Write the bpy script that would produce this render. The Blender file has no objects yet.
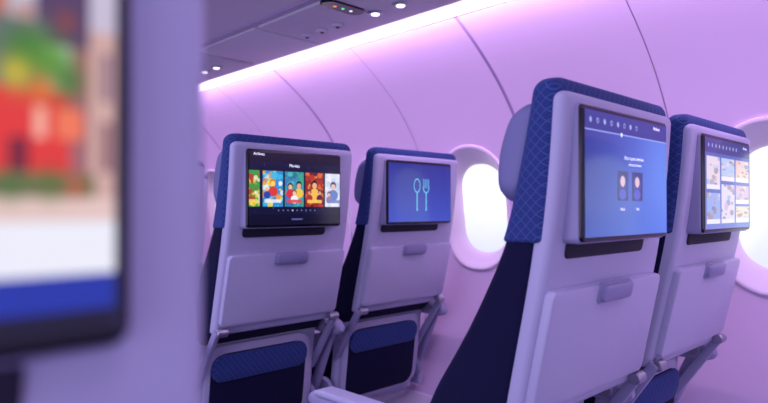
import bpy, math, random
import numpy as np
from math import sin, cos, pi, sqrt, radians
from mathutils import Vector, Matrix
random.seed(4); rng=np.random.RandomState(7)
H=1.02            # eye height above the cabin floor; z values below are relative to the eye
sc=bpy.context.scene
sc.view_settings.view_transform='Standard'
sc.view_settings.look='None'

# ------------------------------------------------------------------ helpers
def lin(c):
    c=np.asarray(c,float)/255.0
    return np.where(c<=0.04045,c/12.92,((c+0.055)/1.055)**2.4)
def L4(c): 
    v=lin(c); return (float(v[0]),float(v[1]),float(v[2]),1.0)

def mat(name,col,rough=.5,spec=.5,metal=0,emit=None,es=0,noise=0.0,nscale=300,coat=0,sheen=0):
    m=bpy.data.materials.new(name); m.use_nodes=True
    nt=m.node_tree; b=nt.nodes['Principled BSDF']
    b.inputs['Roughness'].default_value=rough
    b.inputs['Metallic'].default_value=metal
    b.inputs['Specular IOR Level'].default_value=spec
    b.inputs['Coat Weight'].default_value=coat
    b.inputs['Sheen Weight'].default_value=sheen
    b.inputs['Base Color'].default_value=L4(col)
    if emit is not None:
        b.inputs['Emission Color'].default_value=L4(emit); b.inputs['Emission Strength'].default_value=es
    tc=nt.nodes.new('ShaderNodeTexCoord'); nz=nt.nodes.new('ShaderNodeTexNoise')
    nz.inputs['Scale'].default_value=nscale; nz.inputs['Detail'].default_value=3
    nt.links.new(tc.outputs['Object'],nz.inputs['Vector'])
    if noise>0:
        bp=nt.nodes.new('ShaderNodeBump'); bp.inputs['Strength'].default_value=noise; bp.inputs['Distance'].default_value=.001
        nt.links.new(nz.outputs['Fac'],bp.inputs['Height']); nt.links.new(bp.outputs['Normal'],b.inputs['Normal'])
    return m

def fabric(name,c0,c1,c2):
    m=mat(name,c0,rough=.85,spec=.2,sheen=.06)
    nt=m.node_tree; b=nt.nodes['Principled BSDF']
    N=nt.nodes.new; K=nt.links.new
    tc=N('ShaderNodeTexCoord'); sp=N('ShaderNodeSeparateXYZ'); K(tc.outputs['Object'],sp.inputs[0])
    def M(op,a,bv=None):
        n=N('ShaderNodeMath'); n.operation=op
        for i,v in enumerate((a,bv)):
            if v is None: continue
            if isinstance(v,(int,float)): n.inputs[i].default_value=v
            else: K(v,n.inputs[i])
        return n.outputs[0]
    s=M('ADD',sp.outputs[0],sp.outputs[1])
    F=pi/0.017
    u=M('ABSOLUTE',M('SINE',M('MULTIPLY',M('ADD',s,sp.outputs[2]),F)))
    v=M('ABSOLUTE',M('SINE',M('MULTIPLY',M('SUBTRACT',s,sp.outputs[2]),F)))
    mx=M('MAXIMUM',u,v)
    line=M('GREATER_THAN',mx,.965)
    inner=M('MULTIPLY',M('LESS_THAN',mx,.68),M('GREATER_THAN',mx,.45))
    mixa=N('ShaderNodeMix'); mixa.data_type='RGBA'; K(line,mixa.inputs['Factor'])
    mixa.inputs['A'].default_value=L4(c0); mixa.inputs['B'].default_value=L4(c1)
    mixb=N('ShaderNodeMix'); mixb.data_type='RGBA'; K(inner,mixb.inputs['Factor'])
    K(mixa.outputs['Result'],mixb.inputs['A']); mixb.inputs['B'].default_value=L4(c2)
    K(mixb.outputs['Result'],b.inputs['Base Color'])
    return m

def mesh_obj(name,verts,faces,material,parent=None,smooth=True,angle=35,normals=None,loc=(0,0,0)):
    me=bpy.data.meshes.new(name); me.from_pydata([tuple(v) for v in verts],[],faces); me.update()
    if smooth:
        me.shade_smooth()
        if normals is None: me.set_sharp_from_angle(angle=radians(angle))
        else: me.normals_split_custom_set_from_vertices(normals)
    if material: me.materials.append(material)
    o=bpy.data.objects.new(name,me); sc.collection.objects.link(o); o.location=loc
    if parent: o.parent=parent
    return o
def empty(name,loc=(0,0,0),rotz=0):
    e=bpy.data.objects.new(name,None); e.location=loc; e.rotation_euler=(0,0,rotz); e.empty_display_size=.05
    sc.collection.objects.link(e); return e

def rrect(hw,hh,r,n=6):
    r=max(min(r,hw-1e-5,hh-1e-5),1e-5); pts=[]
    for cx,cy,a0 in ((hw-r,hh-r,0),(-hw+r,hh-r,90),(-hw+r,-hh+r,180),(hw-r,-hh+r,270)):
        for i in range(n+1):
            a=radians(a0+90*i/n); pts.append((cx+r*cos(a),cy+r*sin(a)))
    return pts
def rings(rl,cap0=True,cap1=True):
    n=len(rl[0]); v=[p for r in rl for p in r]; f=[]
    for k in range(len(rl)-1):
        for i in range(n):
            j=(i+1)%n; f.append((k*n+i,k*n+j,(k+1)*n+j,(k+1)*n+i))
    if cap0: f.append(tuple(reversed(range(n))))
    if cap1: f.append(tuple((len(rl)-1)*n+i for i in range(n)))
    return v,f
def fixn(o):
    import bmesh
    bm=bmesh.new(); bm.from_mesh(o.data); bmesh.ops.recalc_face_normals(bm,faces=bm.faces); bm.to_mesh(o.data); bm.free()
    o.data.set_sharp_from_angle(angle=radians(35)); return o

def loft(name,st,r,material,parent,R=.03,Rb=.01,ztop=None,zbot=None):
    """st(z)->(hw,yb,yf). rounded ends top/bottom"""
    zs=list(np.linspace(zbot+Rb,ztop-R,34))
    data=[(zbot+Rb*(1-cos(pi/2*k/5)),Rb*(1-sin(pi/2*k/5))) for k in range(5)]+[(z,0) for z in zs]
    data+=[(ztop-R+R*sin(pi/2*k/7),R*(1-cos(pi/2*k/7))) for k in range(1,8)]
    rl=[]
    for z,ins in data:
        hw,yb,yf=st(z); yin=min(ins*.4,(yf-yb)*.35)
        ring=[(x,(yb+yf)/2+y,z) for x,y in rrect(hw-ins,(yf-yb)/2-yin,min(r,(yf-yb)/2-yin))]
        rl.append(ring)
    v,f=rings(rl); return fixn(mesh_obj(name,v,f,material,parent))

def rbox(name,w,h,t,r,b,material,parent,c=(0,0,0),tilt=0,taper=0):
    """rounded plate in XZ plane, thickness along Y, tilt leans the bottom forward (+y)"""
    rl=[]
    for ins,y in ((b,-t/2),(b*.3,-t/2+b*.3),(0,-t/2+b),(0,t/2-b),(b*.3,t/2-b*.3),(b,t/2)):
        rl.append([(x*(1+taper*z/h),y,z) for x,z in rrect(w/2-ins,h/2-ins,r-ins*.5)])
    v,f=rings(rl)
    ca,sa=cos(tilt),sin(tilt)
    v=[(x+c[0],y*ca-z*sa+c[1],z*ca+y*sa+c[2]) for x,y,z in v]
    return fixn(mesh_obj(name,v,f,material,parent))
def cyl(name,p0,p1,r,material,parent,n=20,b=.2):
    p0,p1=Vector(p0),Vector(p1); d=(p1-p0); L=d.length; q=d.to_track_quat('Z','Y')
    rl=[]
    for z,rr in ((0,r*(1-b)),(r*b,r),(L-r*b,r),(L,r*(1-b))):
        rl.append([tuple(p0+q@Vector((rr*cos(2*pi*i/n),rr*sin(2*pi*i/n),z))) for i in range(n)])
    v,f=rings(rl); return fixn(mesh_obj(name,v,f,material,parent))

# ------------------------------------------------------------------ materials
M_shell=mat('seat_shell_plastic',(182,182,212),.42,.4,noise=.08,nscale=500)
M_tray=mat('tray_plastic',(185,184,214),.38,.45,noise=.06,nscale=500)
M_trim=mat('seat_grey_trim',(152,150,186),.45)
M_latch=mat('latch_plastic',(142,142,182),.35)
M_navy=mat('navy_fabric',(19,20,56),.9,.15,noise=.4,nscale=900,sheen=.03)
M_blue=fabric('patterned_blue_fabric',(41,58,118),(62,84,146),(51,71,132))
M_lea=mat('headrest_leather',(114,118,164),.5,noise=.2,nscale=400)
M_blk=mat('screen_bezel_black',(10,10,22),.2,.5)
M_dark=mat('recess_shade_dark',(22,18,46),.7)
M_metal=mat('brushed_metal',(170,168,185),.35,metal=.8)
M_wall=mat('sidewall_panel',(220,196,231),.5,.35,noise=.05,nscale=200)
M_frame=mat('window_surround',(232,216,240),.4,.4)
M_gap=mat('panel_gap',(172,146,194),.7)
M_bin=mat('overhead_bin_plastic',(206,200,212),.5,.3,noise=.05)
M_psu=mat('service_unit_plastic',(198,192,206),.5,.3)
M_carpet=mat('aisle_carpet',(88,78,120),.95,.1,noise=.8,nscale=250)
M_led=mat('cove_light_diffuser',(255,255,255),.5,emit=(254,230,255),es=1.3)
M_lens=mat('reading_lamp_lens',(255,255,255),.3,emit=(255,246,250),es=1.6)

def vcol_mat(name,es):
    m=bpy.data.materials.new(name); m.use_nodes=True; nt=m.node_tree; b=nt.nodes['Principled BSDF']
    a=nt.nodes.new('ShaderNodeVertexColor'); a.layer_name='Col'
    b.inputs['Base Color'].default_value=(.01,.01,.02,1); b.inputs['Roughness'].default_value=.12
    nt.links.new(a.outputs['Color'],b.inputs['Emission Color']); b.inputs['Emission Strength'].default_value=es
    return m
M_disp=vcol_mat('lcd_display',1.0)

# ------------------------------------------------------------------ display pictures
def canvas(w,h,c): 
    a=np.zeros((h,w,3)); a[:]=c; return a
def grid01(a):
    h,w=a.shape[:2]; y,x=np.mgrid[0:h,0:w]; return x/(w-1),y/(h-1)
def rect(a,x0,y0,x1,y1,c,al=1):
    X,Y=grid01(a); m=(X>=x0)&(X<x1)&(Y>=y0)&(Y<y1); a[m]=a[m]*(1-al)+np.array(c)*al
def disc(a,cx,cy,rx,ry,c,hollow=None,al=1):
    X,Y=grid01(a); d=((X-cx)/rx)**2+((Y-cy)/ry)**2; m=d<1
    if hollow: m&=d>hollow
    a[m]=a[m]*(1-al)+np.array(c)*al
def soft(a,cx,cy,rx,ry,c,al=1):
    X,Y=grid01(a); d=np.exp(-(((X-cx)/rx)**2+((Y-cy)/ry)**2)); d=(d*al)[...,None]; a[:]=a*(1-d)+np.array(c)*d
def poster(a,x0,y0,x1,y1,base,pal,n=40):
    rect(a,x0,y0,x1,y1,base); X,Y=grid01(a)
    box=(X>=x0)&(X<x1)&(Y>=y0)&(Y<y1)
    for i in range(n):
        cx=rng.uniform(x0,x1);cy=rng.uniform(y0,y1);s=rng.uniform(.05,.17)
        rx=(x1-x0)*s;ry=(y1-y0)*s*rng.uniform(.4,.8)
        m=box&(((X-cx)/rx)**2+((Y-cy)/ry)**2<1)
        a[m]=np.array(pal[rng.randint(len(pal))])*.8+a[m]*.2
def person(a,cx,cy,s,skin,hair,shirt):
    disc(a,cx,cy+.105*s,.045*s,.065*s,shirt); disc(a,cx,cy-.008*s,.028*s,.046*s,hair); disc(a,cx,cy+.008*s,.021*s,.034*s,skin)
W,Hh=300,198
def img_movies():
    a=canvas(W,Hh,(16,16,46)); rect(a,0,0,1,.13,(6,6,22)); rect(a,0,.86,1,1,(10,10,32))
    for i in range(60): disc(a,rng.rand(),rng.uniform(.13,.86),.004,.006,(70,70,140))
    y0,y1=.25,.75
    P=[(-.06,.105,(70,150,60),[(240,210,60),(60,160,60),(200,50,40),(250,240,200)]),
       (.135,.345,(50,140,210),[(40,140,220),(240,240,240),(240,150,60),(255,220,60),(60,190,235)]),
       (.365,.575,(60,150,170),[(60,120,190),(90,190,200),(40,110,150),(60,170,120)]),
       (.595,.80,(150,44,22),[(240,120,40),(200,60,30),(90,24,24),(240,160,70),(170,50,30)]),
       (.82,1.02,(225,225,240),[(190,205,235),(240,240,250),(205,215,240)])]
    for k,(x0,x1,b,p) in enumerate(P):
        poster(a,x0,y0,x1,y1,b,p,60); cx=(x0+x1)/2
        if k==1: person(a,cx,.42,1.1,(250,220,90),(230,120,40),(220,60,50)); person(a,cx-.06,.50,.8,(240,190,150),(240,240,240),(40,70,170))
        if k==2: person(a,cx-.045,.46,1.0,(240,190,150),(60,30,30),(220,50,60)); person(a,cx+.05,.44,1.1,(226,170,140),(30,30,60),(240,200,70)); person(a,cx,.55,.9,(240,200,170),(150,80,40),(240,240,250))
        if k==3: person(a,cx,.43,1.3,(240,180,130),(50,16,16),(250,190,80)); person(a,cx-.06,.54,.8,(220,150,110),(60,20,20),(180,50,40)); person(a,cx+.06,.54,.8,(230,160,120),(60,20,20),(90,30,60))
        if k==4: person(a,cx,.44,1.3,(230,190,180),(60,70,120),(100,130,200)); person(a,cx-.05,.56,.8,(230,190,180),(90,70,90),(170,120,160))
        rect(a,x0+.02,y1-.105,x1-.02,y1-.055,(255,210,90) if k in (0,3) else (235,70,70) if k==2 else (240,240,250) if k==1 else (110,130,200),.9)
    for i in range(9): disc(a,.30+.05*i,.80,.007,.010,(120,130,190) if i!=3 else (255,255,255))
    rect(a,.44,.915,.56,.935,(90,100,170))
    return a
def img_dining():
    a=canvas(W,Hh,(44,60,166)); X,Y=grid01(a)
    a[:]=np.array((38,48,144))*(1-Y[...,None])+np.array((54,78,190))*Y[...,None]
    rect(a,0,0,1,.02,(30,30,90))
    c=(100,196,240)
    disc(a,.435,.38,.052,.125,c,.68); rect(a,.428,.49,.444,.80,c); disc(a,.436,.79,.012,.028,c)
    for k in range(4): rect(a,.537+k*.027,.26,.546+k*.027,.42,c)
    b=canvas(W,Hh,(0,0,0)); disc(b,.582,.41,.052,.10,(1,1,1),.6); X,Y=grid01(a); m=(b[...,0]>0)&(Y>.40); a[m]=c
    rect(a,.573,.50,.589,.80,c); disc(a,.581,.79,.012,.028,c)
    return a
def img_blue():
    a=canvas(W,Hh,(0,0,0)); X,Y=grid01(a); X=X[...,None];Y=Y[...,None]
    a[:]=np.array((34,46,140))*(1-X)+np.array((76,118,224))*X
    a[:]=a*(1-.4*Y)+np.array((42,110,224))*.4*Y
    soft(a,.9,.5,.3,.5,(104,150,240),.55)
    rect(a,0,0,1,.15,(38,50,140)); rect(a,0,.15,1,.158,(150,170,235))
    for i in range(8):
        x=.06+.075*i; disc(a,x,.075,.013,.022,(160,176,226),.35 if i%2 else None)
    disc(a,.40,.155,.012,.018,(240,245,255))
    for x0,x1 in ((.35,.475),(.525,.66)):
        cx=(x0+x1)/2; rect(a,x0,.46,x1,.71,(30,40,120)); disc(a,cx,.575,.046,.085,(46,60,160))
        disc(a,cx,.545,.028,.045,(225,190,205)); disc(a,cx,.655,.042,.045,(70,84,200))
    return a
def img_home():
    a=canvas(W,Hh,(0,0,0)); X,Y=grid01(a); X=X[...,None]; Y=Y[...,None]
    a[:]=np.array((56,80,168))*(1-Y)+np.array((112,134,206))*Y
    rect(a,0,0,1,.16,(32,42,122))
    for i in range(9): disc(a,.07+.075*i,.08,.012,.022,(160,176,226))
    cols=[(226,212,222),(176,200,236),(226,190,186),(150,176,224),(218,218,236),(206,178,208),(232,212,184)]
    cells=[(.03,.20,.30,.56),(.33,.20,.62,.46),(.65,.20,.97,.46),(.03,.60,.30,.94),(.33,.50,.62,.94),(.65,.50,.97,.72),(.65,.75,.97,.94)]
    for i,(x0,y0,x1,y1) in enumerate(cells):
        cc=np.array(cols[i]); poster(a,x0,y0,x1,y1,cc,[np.array(c)*f for c in cols for f in (.75,1)],18)
        rect(a,x0,y1-.05,x1,y1,(232,232,244))
    return a
def img_town():
    a=canvas(W*2,Hh*2,(196,206,232)); 
    U=lambda px:.875+px/120*.125           # picture detail near the right hand edge
    V=lambda py:.37+py/310*.575
    def R(x0,y0,x1,y1,c): rect(a,U(x0),V(y0),U(x1) if x1<120 else 1.01,V(y1),c)
    rect(a,0,.3,.88,.9,(190,110,90)); 
    R(-10,-120,130,16,(225,228,240)); R(30,-60,84,60,(84,62,96)); R(84,-60,130,60,(198,188,210))
    R(84,40,130,225,(206,166,158)); R(96,60,108,110,(140,110,124)); R(96,130,110,180,(140,100,104))
    R(-10,40,40,110,(104,110,120)); R(-10,104,84,196,(224,56,42)); R(64,60,84,200,(160,100,104)); R(50,120,78,150,(240,120,80))
    R(30,120,40,150,(250,180,160)); R(5,150,24,184,(120,30,44)); R(-10,184,90,206,(110,112,66)); R(-10,206,130,236,(226,196,190))
    for x,y,s,c in ((22,70,24,(58,120,30)),(46,78,22,(90,150,36)),(62,94,15,(70,118,40)),(12,92,15,(210,185,40)),(36,104,12,(225,120,40)),(45,194,13,(96,110,50)),(8,196,12,(80,110,50)),(70,196,9,(200,90,60)),(60,36,10,(140,70,60)),(20,32,9,(190,120,110))):
        soft(a,U(x),V(y),s/120*.125,s/310*.60,c,.97)
    R(-10,230,130,281,(236,236,248)); R(-10,281,130,400,(24,50,164))
    rect(a,0,.958,1,1.1,(8,8,28)); rect(a,.992,0,1.1,1,(20,22,60))
    return a
def img_idle():
    a=canvas(60,40,(30,40,110)); soft(a,.5,.5,.4,.4,(60,90,190),.7); return a

SW,SH=.311,.2045
def display(img,parent,y,zc,w=SW-.010,h=SH-.014):
    hN,wN=img.shape[:2]
    ys,xs=np.mgrid[0:hN,0:wN]
    V=np.stack([xs/(wN-1)*w-w/2,np.full(xs.shape,y,float),zc+h/2-ys/(hN-1)*h],-1).reshape(-1,3)
    idx=np.arange(hN*wN).reshape(hN,wN)
    F=np.stack([idx[:-1,:-1],idx[1:,:-1],idx[1:,1:],idx[:-1,1:]],-1).reshape(-1,4)
    o=mesh_obj('display_picture',V.tolist(),F.tolist(),M_disp,parent,smooth=False)
    at=o.data.color_attributes.new('Col','FLOAT_COLOR','POINT')
    c=np.ones((hN*wN,4),np.float32); c[:,:3]=lin(np.clip(img.reshape(-1,3),0,255)); at.data.foreach_set('color',c.ravel())
    return o
M_text=mat('display_text',(255,255,255),emit=(235,240,255),es=1.0)
def text(s,size,x,z,y,parent,name='display_text'):
    cu=bpy.data.curves.new(name,'FONT'); cu.body=s; cu.size=size; cu.align_x='CENTER'; cu.align_y='CENTER'
    cu.materials.append(M_text)
    o=bpy.data.objects.new(name,cu); sc.collection.objects.link(o); o.parent=parent
    o.location=(x,y,z); o.rotation_euler=(pi/2,0,0); return o

# ------------------------------------------------------------------ seat
def make_seat(X,Y,img,texts=(),right_arm=False,left_arm=True,lean=1.0,cx=.012,sx=0):
    root=empty('airline_seat',(X,Y,0))
    zk=[-.62,-.45,-.31,-.13,-.05,.06,.17,.20]
    yk=[.160,.132,.100,.054,.036,.020,.010,.008]
    yb=lambda z: .012+(float(np.interp(z-H,zk,yk))-.012)*lean
    yb_s=lambda z: sum(yb(z+d) for d in (-.04,-.02,0,.02,.04))/5
    fz=[-.62,-.45,-.343,-.2,-.05,.08,.20]; fy=[.30,.31,.285,.19,.112,.080,.056]
    yf=lambda z: float(np.interp(z-H,fz,fy))
    yf_s=lambda z: sum(yf(z+d) for d in (-.05,-.025,0,.025,.05))/5
    ybc=lambda z: yb_s(z)+.018+float(np.interp(z-H,[-.40,-.33],[.075,0]))
    sh=loft('back_shell',lambda z:(.202,yb_s(z),yb_s(z)+.035),.012,M_shell,root,R=.014,Rb=.012,ztop=H+.172,zbot=H-.338)
    c1=loft('headrest_cover',lambda z:(.207,yb_s(z)+.010,yf_s(z)+.004),.018,M_blue,root,R=.022,Rb=.006,ztop=H+.194,zbot=H-.052)
    c2=loft('back_cushion',lambda z:(.204,ybc(z),yf_s(z)),.02,M_navy,root,R=.006,Rb=.01,ztop=H-.046,zbot=H-.60)
    hr=loft('headrest_pad',lambda z:(.196,yf_s(z)-.01,yf_s(z)+.016+.040*sqrt(max(0,1-((z-H-.09)/.085)**2))),.022,M_lea,root,R=.03,Rb=.03,ztop=H+.164,zbot=H+.008)
    for o in (sh,c1,c2,hr): o.location.x=cx
    # screen
    zc=H+.052
    rbox('screen_housing',SW,SH,.05,.008,.004,M_blk,root,(sx,.025,zc))
    rbox('screen_rim',SW+.005,SH+.005,.036,.010,.003,M_trim,root,(sx,.024,zc))
    dp=display(img,root,-.0006,zc); dp.location.x=sx
    for s,size,fx,fy_ in texts: text(s,size,(fx-.5)*SW,zc+(.5-fy_)*SH,-.0012,root)
    rbox('screen_gap_shade',.272,.030,.03,.010,.003,M_dark,root,(-.010,yb(H-.058)+.012,H-.060),tilt=radians(9))  # dark box on the shell, its colour standing in for shade under the screen
    # tray table
    ztop,zbot=H-.122,H-.312
    y0,y1=yb(ztop),yb(zbot); tl=math.atan2(y1-y0,ztop-zbot)
    rbox('tray_table',.388,(ztop-zbot)/cos(tl),.022,.012,.004,M_tray,root,(cx,(y0+y1)/2-.004,(ztop+zbot)/2),tilt=tl)
    rbox('tray_latch',.104,.030,.016,.008,.005,M_latch,root,(cx,yb(H-.135)-.018,H-.138),tilt=tl)
    rbox('latch_plate',.112,.036,.006,.009,.002,M_trim,root,(cx,yb(H-.136)-.0145,H-.138),tilt=tl)
    for s in (-1,1):
        yh=yb(H-.325)
        cyl('tray_hinge_pin',(cx+s*.172,yh-.012,H-.329),(cx+s*.205,yh-.012,H-.329),.012,M_metal,root)
        rbox('tray_arm',.014,.22,.022,.006,.003,M_trim,root,(cx+s*.200,yh+.052,H-.415),tilt=radians(34))
    # lower back frame, set back under the tray, with literature pocket
    LY=.205; tt=radians(7)
    rbox('lower_back_frame',.400,.320,.030,.045,.008,M_shell,root,(cx*.5,LY+.008,H-.490),tilt=tt)
    rbox('pocket_surround',.356,.272,.014,.05,.005,M_tray,root,(0,LY-.012,H-.516),tilt=tt)
    rbox('pocket_lining',.322,.235,.012,.045,.005,M_navy,root,(0,LY-.018,H-.522),tilt=tt)
    rbox('pocket_band',.322,.078,.016,.034,.006,M_blue,root,(0,LY-.032,H-.446),tilt=tt)
    # seat pan, beams, legs
    rbox('seat_cushion',.425,.115,.42,.03,.02,M_navy,root,(0,.46,H-.575))
    rbox('seat_pan',.41,.05,.42,.012,.008,M_shell,root,(0,.45,H-.655))
    for yy in (.30,.52): cyl('cross_beam',(-.222,yy,H-.705),(.222,yy,H-.705),.022,M_metal,root)
    for yy0,yy1,zz0,zz1 in ((.52,.56,H-.71,.02),(.30,.18,H-.71,.02),(.52,.22,H-.73,.06)):
        cyl('leg_strut',(-.12,yy0,zz0),(-.12,yy1,zz1),.017,M_metal,root)
    rbox('floor_track_foot',.05,.026,.50,.006,.004,M_metal,root,(-.12,.38,.0135))
    for s in (-1,1):
        cyl('recline_pivot',(s*.206,.235,H-.60),(s*.222,.235,H-.60),.04,M_trim,root,n=28)
    sides=([-1] if left_arm else [])+([1] if right_arm else [])
    for s in sides:
        ax=s*.25
        rl=[]
        for yy,hz,dz in ((.105,.008,-.004),(.112,.017,-.003),(.13,.024,-.002),(.17,.026,0),(.40,.022,.004),(.50,.019,.005),(.52,.012,.005),(.525,.006,.004)):
            rl.append([(ax+x,yy,H-.375+dz+z) for x,z in rrect(min(.021,hz),hz,.016)])
        v,f=rings(rl); fixn(mesh_obj('armrest',v,f,M_trim,root))
        rl=[]
        for yy,hz in ((.18,.005),(.19,.007),(.48,.007),(.49,.004)):
            rl.append([(ax+x,yy,H-.347+z+(yy-.17)*-.010) for x,z in rrect(.0205,hz,.006)])
        v,f=rings(rl); fixn(mesh_obj('armrest_pad',v,f,M_shell,root))
        cyl('armrest_pivot',(ax-.026,.155,H-.375),(ax+.026,.155,H-.375),.016,M_metal,root)
        rbox('armrest_support',.020,.28,.030,.009,.004,M_trim,root,(ax,.215,H-.515),tilt=radians(24))
        rbox('armrest_base',.030,.05,.26,.018,.006,M_shell,root,(ax,.36,H-.655))
    return root

XA,YA,PX,PY=.974,.433,.5,.922
make_seat(XA,YA,img_blue(),[('Airlines',.009,.84,.075),('Enjoy a great selection',.008,.55,.355),('of entertainment',.007,.56,.405),('Adult',.007,.41,.76),('Kids',.007,.59,.76)],lean=.82)
make_seat(XA+PX,YA,img_home(),[('Airlines',.009,.86,.075)],right_arm=True,lean=.9)
make_seat(XA,YA+PY,img_movies(),[('Airlines',.011,.11,.06),('Movies',.012,.47,.19)])
make_seat(XA+PX,YA+PY,img_dining(),right_arm=True)
for k in (2,3,4):
    make_seat(XA,YA+PY*k,img_idle()); make_seat(XA+PX,YA+PY*k,img_idle(),right_arm=True)
make_seat(-.070,.225,img_town(),right_arm=False,lean=.05,cx=-.005,sx=.003)

# ------------------------------------------------------------------ sidewall
pz=np.array([.66,.585,.5,.4,.3,.2,.1,0,-.1,-.2,-.4,-.6,-.8,-1.02])
px=np.array([1.27,1.41,1.54,1.65,1.735,1.795,1.833,1.85,1.853,1.85,1.83,1.785,1.725,1.65])
pc=np.polyfit(pz,px,6); prof=lambda z: float(np.polyval(pc,z)); dprof=lambda z: float(np.polyval(np.polyder(pc),z))
def nrm(z):
    n=Vector((-1,0,dprof(z))); return n.normalized()
WP=.489; W0=1.407; HW,HHt=.142,.226       # window pitch and surround half sizes
ZM=.30
KS=range(-5,9)
V=[];F=[];Nn=[]
def addv(y,z,off=0):
    n=nrm(z); V.append((prof(z)-n.x*off,y,H+z-n.z*off)); Nn.append(n); return len(V)-1
for k in KS:
    yc=W0+WP*k; g=.006 if (k%2) else .0015; g2=.0015 if (k%2) else .006
    ya,yb_=yc-WP/2+g2,yc+WP/2-g
    for z0,z1,nz in ((-1.02,-ZM,18),(ZM,.655,22)):
        ys=[ya+(yb_-ya)*i/2 for i in range(3)]; zs=np.linspace(z0,z1,nz+1)
        ids=[[addv(y,z) for y in ys] for z in zs]
        for i in range(nz):
            for j in range(2): F.append((ids[i][j],ids[i+1][j],ids[i+1][j+1],ids[i][j+1]))
    inner=rrect(HW,HHt,HW*.92,16)
    n=len(inner); outer=[]
    for (a,b) in inner:
        s=min((WP/2)/max(abs(a),1e-9),ZM/max(abs(b),1e-9)); outer.append([a*s,b*s])
    for cxx,czz in ((1,1),(-1,1),(-1,-1),(1,-1)):   # snap corners
        i=min(range(n),key=lambda i:(outer[i][0]-cxx*WP/2)**2+(outer[i][1]-czz*ZM)**2); outer[i]=[cxx*WP/2,czz*ZM]
    NR=8; ids=[]
    for r in range(NR+1):
        t=r/NR; row=[]
        for (a,b),(c,d) in zip(inner,outer):
            y=a+(c-a)*t; z=b+(d-b)*t; y=min(max(yc+y,ya),yb_); row.append(addv(y,z))
        ids.append(row)
    for r in range(NR):
        for i in range(n):
            j=(i+1)%n; F.append((ids[r][i],ids[r][j],ids[r+1][j],ids[r+1][i]))
# make every face look into the cabin (-X)
F2=[]
for f in F:
    a,b,c=[Vector(V[i]) for i in f[:3]]; d=Vector(V[f[3]])
    nn=(c-a).cross(d-b)
    F2.append(f if nn.x<0 else tuple(reversed(f)))
wall=mesh_obj('wall_right',V,F2,M_wall,normals=[tuple(x) for x in Nn])
Vb=[];Fb=[]
zs=np.linspace(-1.02,.66,40); ys=np.array([W0+WP*(k+.5) for k in range(-6,9)])
for y in ys:
    b0=len(Vb)
    for z in zs: 
        for dy in (-.014,.014): Vb.append((prof(z)+.004,y+dy,H+z))
    for i in range(len(zs)-1): Fb.append((b0+2*i,b0+2*i+2,b0+2*i+3,b0+2*i+1))
mesh_obj('trim_panel_joints',Vb,Fb,M_gap)
rl=[]
for y in (-1.1,5.6):
    rl.append([(prof(z)-o,y,H+z) for z,o in ((-.72,.0),(-.722,.012),(-.735,.016),(-1.02,.016),(-1.02,-.01),(-.72,-.01))])
v,f=rings(rl); fixn(mesh_obj('trim_dado',v,f,M_frame))

# window surrounds and panes
def pane_mat():
    m=bpy.data.materials.new('window_daylight'); m.use_nodes=True; nt=m.node_tree; b=nt.nodes['Principled BSDF']
    tc=nt.nodes.new('ShaderNodeTexCoord'); sp=nt.nodes.new('ShaderNodeSeparateXYZ'); nt.links.new(tc.outputs['Generated'],sp.inputs[0])
    cr=nt.nodes.new('ShaderNodeValToRGB'); nt.links.new(sp.outputs[2],cr.inputs[0])
    e=cr.color_ramp.elements; e[0].position=0; e[0].color=L4((206,212,226)); e[1].position=1; e[1].color=L4((240,240,248))
    x=e.new(.42); x.color=L4((228,232,242)); x=e.new(.5); x.color=L4((250,250,253))
    b.inputs['Base Color'].default_value=(.1,.1,.12,1); b.inputs['Roughness'].default_value=.1
    nt.links.new(cr.outputs['Color'],b.inputs['Emission Color']); b.inputs['Emission Strength'].default_value=1.2
    return m
M_pane=pane_mat()
for i,k in enumerate(KS):
    yc=W0+WP*k; root=empty('window_%d'%(i+1),(0,yc,H))
    rl=[]
    for hw,hh,off in ((HW+.010,HHt+.010,.001),(HW+.008,HHt+.008,-.006),(HW+.002,HHt+.002,-.009),(HW-.004,HHt-.004,-.006),(HW-.010,HHt-.012,.006),(HW-.022,HHt-.034,.022),(HW-.030,HHt-.050,.040),(HW-.033,HHt-.056,.046),(HW-.035,HHt-.058,.060)):
        rl.append([(prof(z)+off,y,z) for y,z in rrect(hw,hh,hw*.93,16)])
    v,f=rings(rl,False,False); mesh_obj('surround',v,f,M_frame,root,angle=60)
    rr=rrect(HW-.033,HHt-.054,(HW-.033)*.93,16)
    v=[(prof(z)+.055,y,z) for y,z in rr]
    v.append((prof(0)+.055,0,0)); c=len(v)-1
    f=[(j,(j+1)%(c),c) for j in range(c)]
    mesh_obj('pane',v,f,M_pane,root,smooth=False)

# ------------------------------------------------------------------ overhead bins, cove light
y0,y1=-1.1,5.6
binp=[(1.372,.66),(1.370,.615),(1.362,.600),(1.348,.592),(1.20,.590),(.90,.592),(.62,.600),(.54,.612),(.48,.640),(.43,.70),(.40,.80),(.40,.90),(.44,1.0),(1.3,1.0)]
rl=[[(x,y,H+z) for x,z in binp] for y in (y0,y1)]
v,f=rings(rl); fixn(mesh_obj('overhead_bin',v,f,M_bin))
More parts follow.
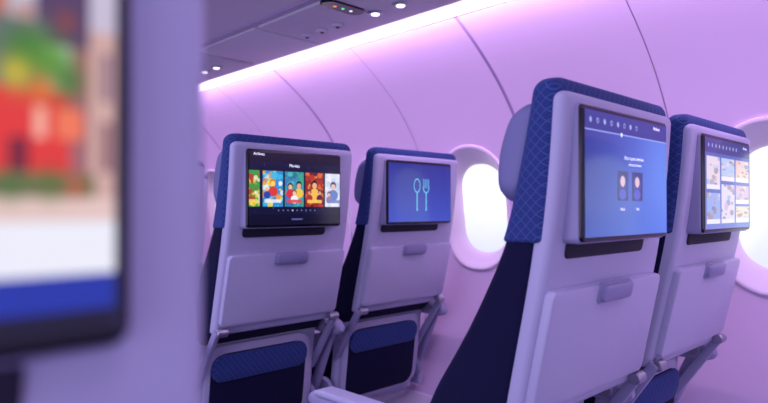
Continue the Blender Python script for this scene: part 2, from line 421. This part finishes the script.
# wide opal diffuser bridging bin edge and sidewall
lp=[(1.362,.603),(1.368,.598),(1.385,.592),(1.403,.583),(1.412,.579),(1.425,.60),(1.38,.64)]
rl=[[(x,y,H+z) for x,z in lp] for y in (y0,y1)]
v,f=rings(rl); fixn(mesh_obj('cove_light_strip',v,f,M_led))
for kk,yc in enumerate((.32,1.38,2.44,3.50)):
    root=empty('passenger_service_unit',(1.19,yc,H+.588))
    def plate(name,w,l,t,r,m,cx,cy,dz):
        rl=[[(cx+x,cy+y,dz-z) for x,y in rrect(w/2-i,l/2-i,r-i*.5)] for i,z in ((0,-.002),(0,t*.6),(t*.5,t))]
        v,f=rings(rl); return fixn(mesh_obj(name,v,f,m,root))
    plate('panel',.27,.62,.006,.012,M_psu,0,0,0)
    plate('filler_panel',.27,.40,.004,.006,M_bin,0,.525,0)
    for yy in (-.075,-.18):
        plate('lamp_bezel',.046,.046,.007,.023,M_metal,.03,yy+.0,-.005)
        plate('reading_lamp',.026,.026,.004,.013,M_lens,.03,yy,-.011)
    plate('sign_panel',.150,.062,.006,.03,M_blk,-.07,-.045,-.005)
    for j,c in enumerate(((240,140,60),(90,220,120),(235,235,240))):
        plate('sign_lamp',.010,.010,.002,.005,mat('sign_lamp_%d'%j,c,emit=c,es=1.0),-.10+.03*j,-.045,-.0108)
    for yy in (.10,.18,.26):
        plate('air_vent',.040,.040,.008,.020,M_psu,.03,yy,-.005)
        plate('vent_core',.014,.014,.003,.007,M_dark,.03,yy,-.012)
for x in (1.03,.80):
    rl=[[(x-.002,y,H+.5925),(x+.002,y,H+.5925),(x+.002,y,H+.588),(x-.002,y,H+.588)] for y in (y0,y1)]
    v,f=rings(rl); fixn(mesh_obj('trim_bin_seam',v,f,M_gap))

# floor and ceiling
mesh_obj('floor',[(-2.2,-1.1,0),(1.66,-1.1,0),(1.66,5.6,0),(-2.2,5.6,0)],[(0,1,2,3)],M_carpet,smooth=False)
M_ceil=mat('ceiling_panel',(210,200,226),.6)
mesh_obj('ceiling',[(-1.5,-1.1,H+1.12),(.6,-1.1,H+1.12),(.6,5.6,H+1.12),(-1.5,5.6,H+1.12)],[(3,2,1,0)],M_ceil,smooth=False)
mesh_obj('wall_front',[(-2.2,5.6,0),(1.85,5.6,0),(1.85,5.6,H+1.12),(-2.2,5.6,H+1.12)],[(0,1,2,3)],M_wall,smooth=False)

# ------------------------------------------------------------------ light
def area(name,loc,rot,sx,sy,col,e):
    l=bpy.data.lights.new(name,'AREA'); l.shape='RECTANGLE'; l.size=sx; l.size_y=sy; l.energy=e; l.color=tuple(lin(col))
    o=bpy.data.objects.new(name,l); o.location=loc; o.rotation_euler=rot; sc.collection.objects.link(o); return o
area('ceiling_lamp',(.05,2.2,H+1.10),(0,0,0),.5,6,(226,212,255),28)
area('opposite_fill_light',(-1.9,.4,H-.1),(0,radians(-95),0),1.3,5,(214,206,252),48)  # unseen fill light added to brighten seat backs and the bin underside
# added unseen lamp strengthening the strip's wash on the sidewall (faces outboard and down)
area('cove_wash_fill',(1.350,2.25,H+.580),(0,radians(-42),0),.025,6.6,(246,204,255),24)
w=bpy.data.worlds.new('cabin_ambient'); sc.world=w; w.use_nodes=True
bg=w.node_tree.nodes['Background']; bg.inputs[0].default_value=L4((202,182,242)); bg.inputs[1].default_value=.75

# ------------------------------------------------------------------ camera
cam=bpy.data.cameras.new('camera'); co=bpy.data.objects.new('camera',cam); sc.collection.objects.link(co); sc.camera=co
cam.sensor_width=36; cam.lens=604.2*36/768; cam.clip_start=.01
yaw,pitch=.7662,.0115
d=Vector((sin(yaw)*cos(pitch),cos(yaw)*cos(pitch),sin(pitch)))
co.location=(0,0,H); co.rotation_euler=d.to_track_quat('-Z','Y').to_euler()
cam.dof.use_dof=True; cam.dof.focus_distance=1.3; cam.dof.aperture_fstop=3.4
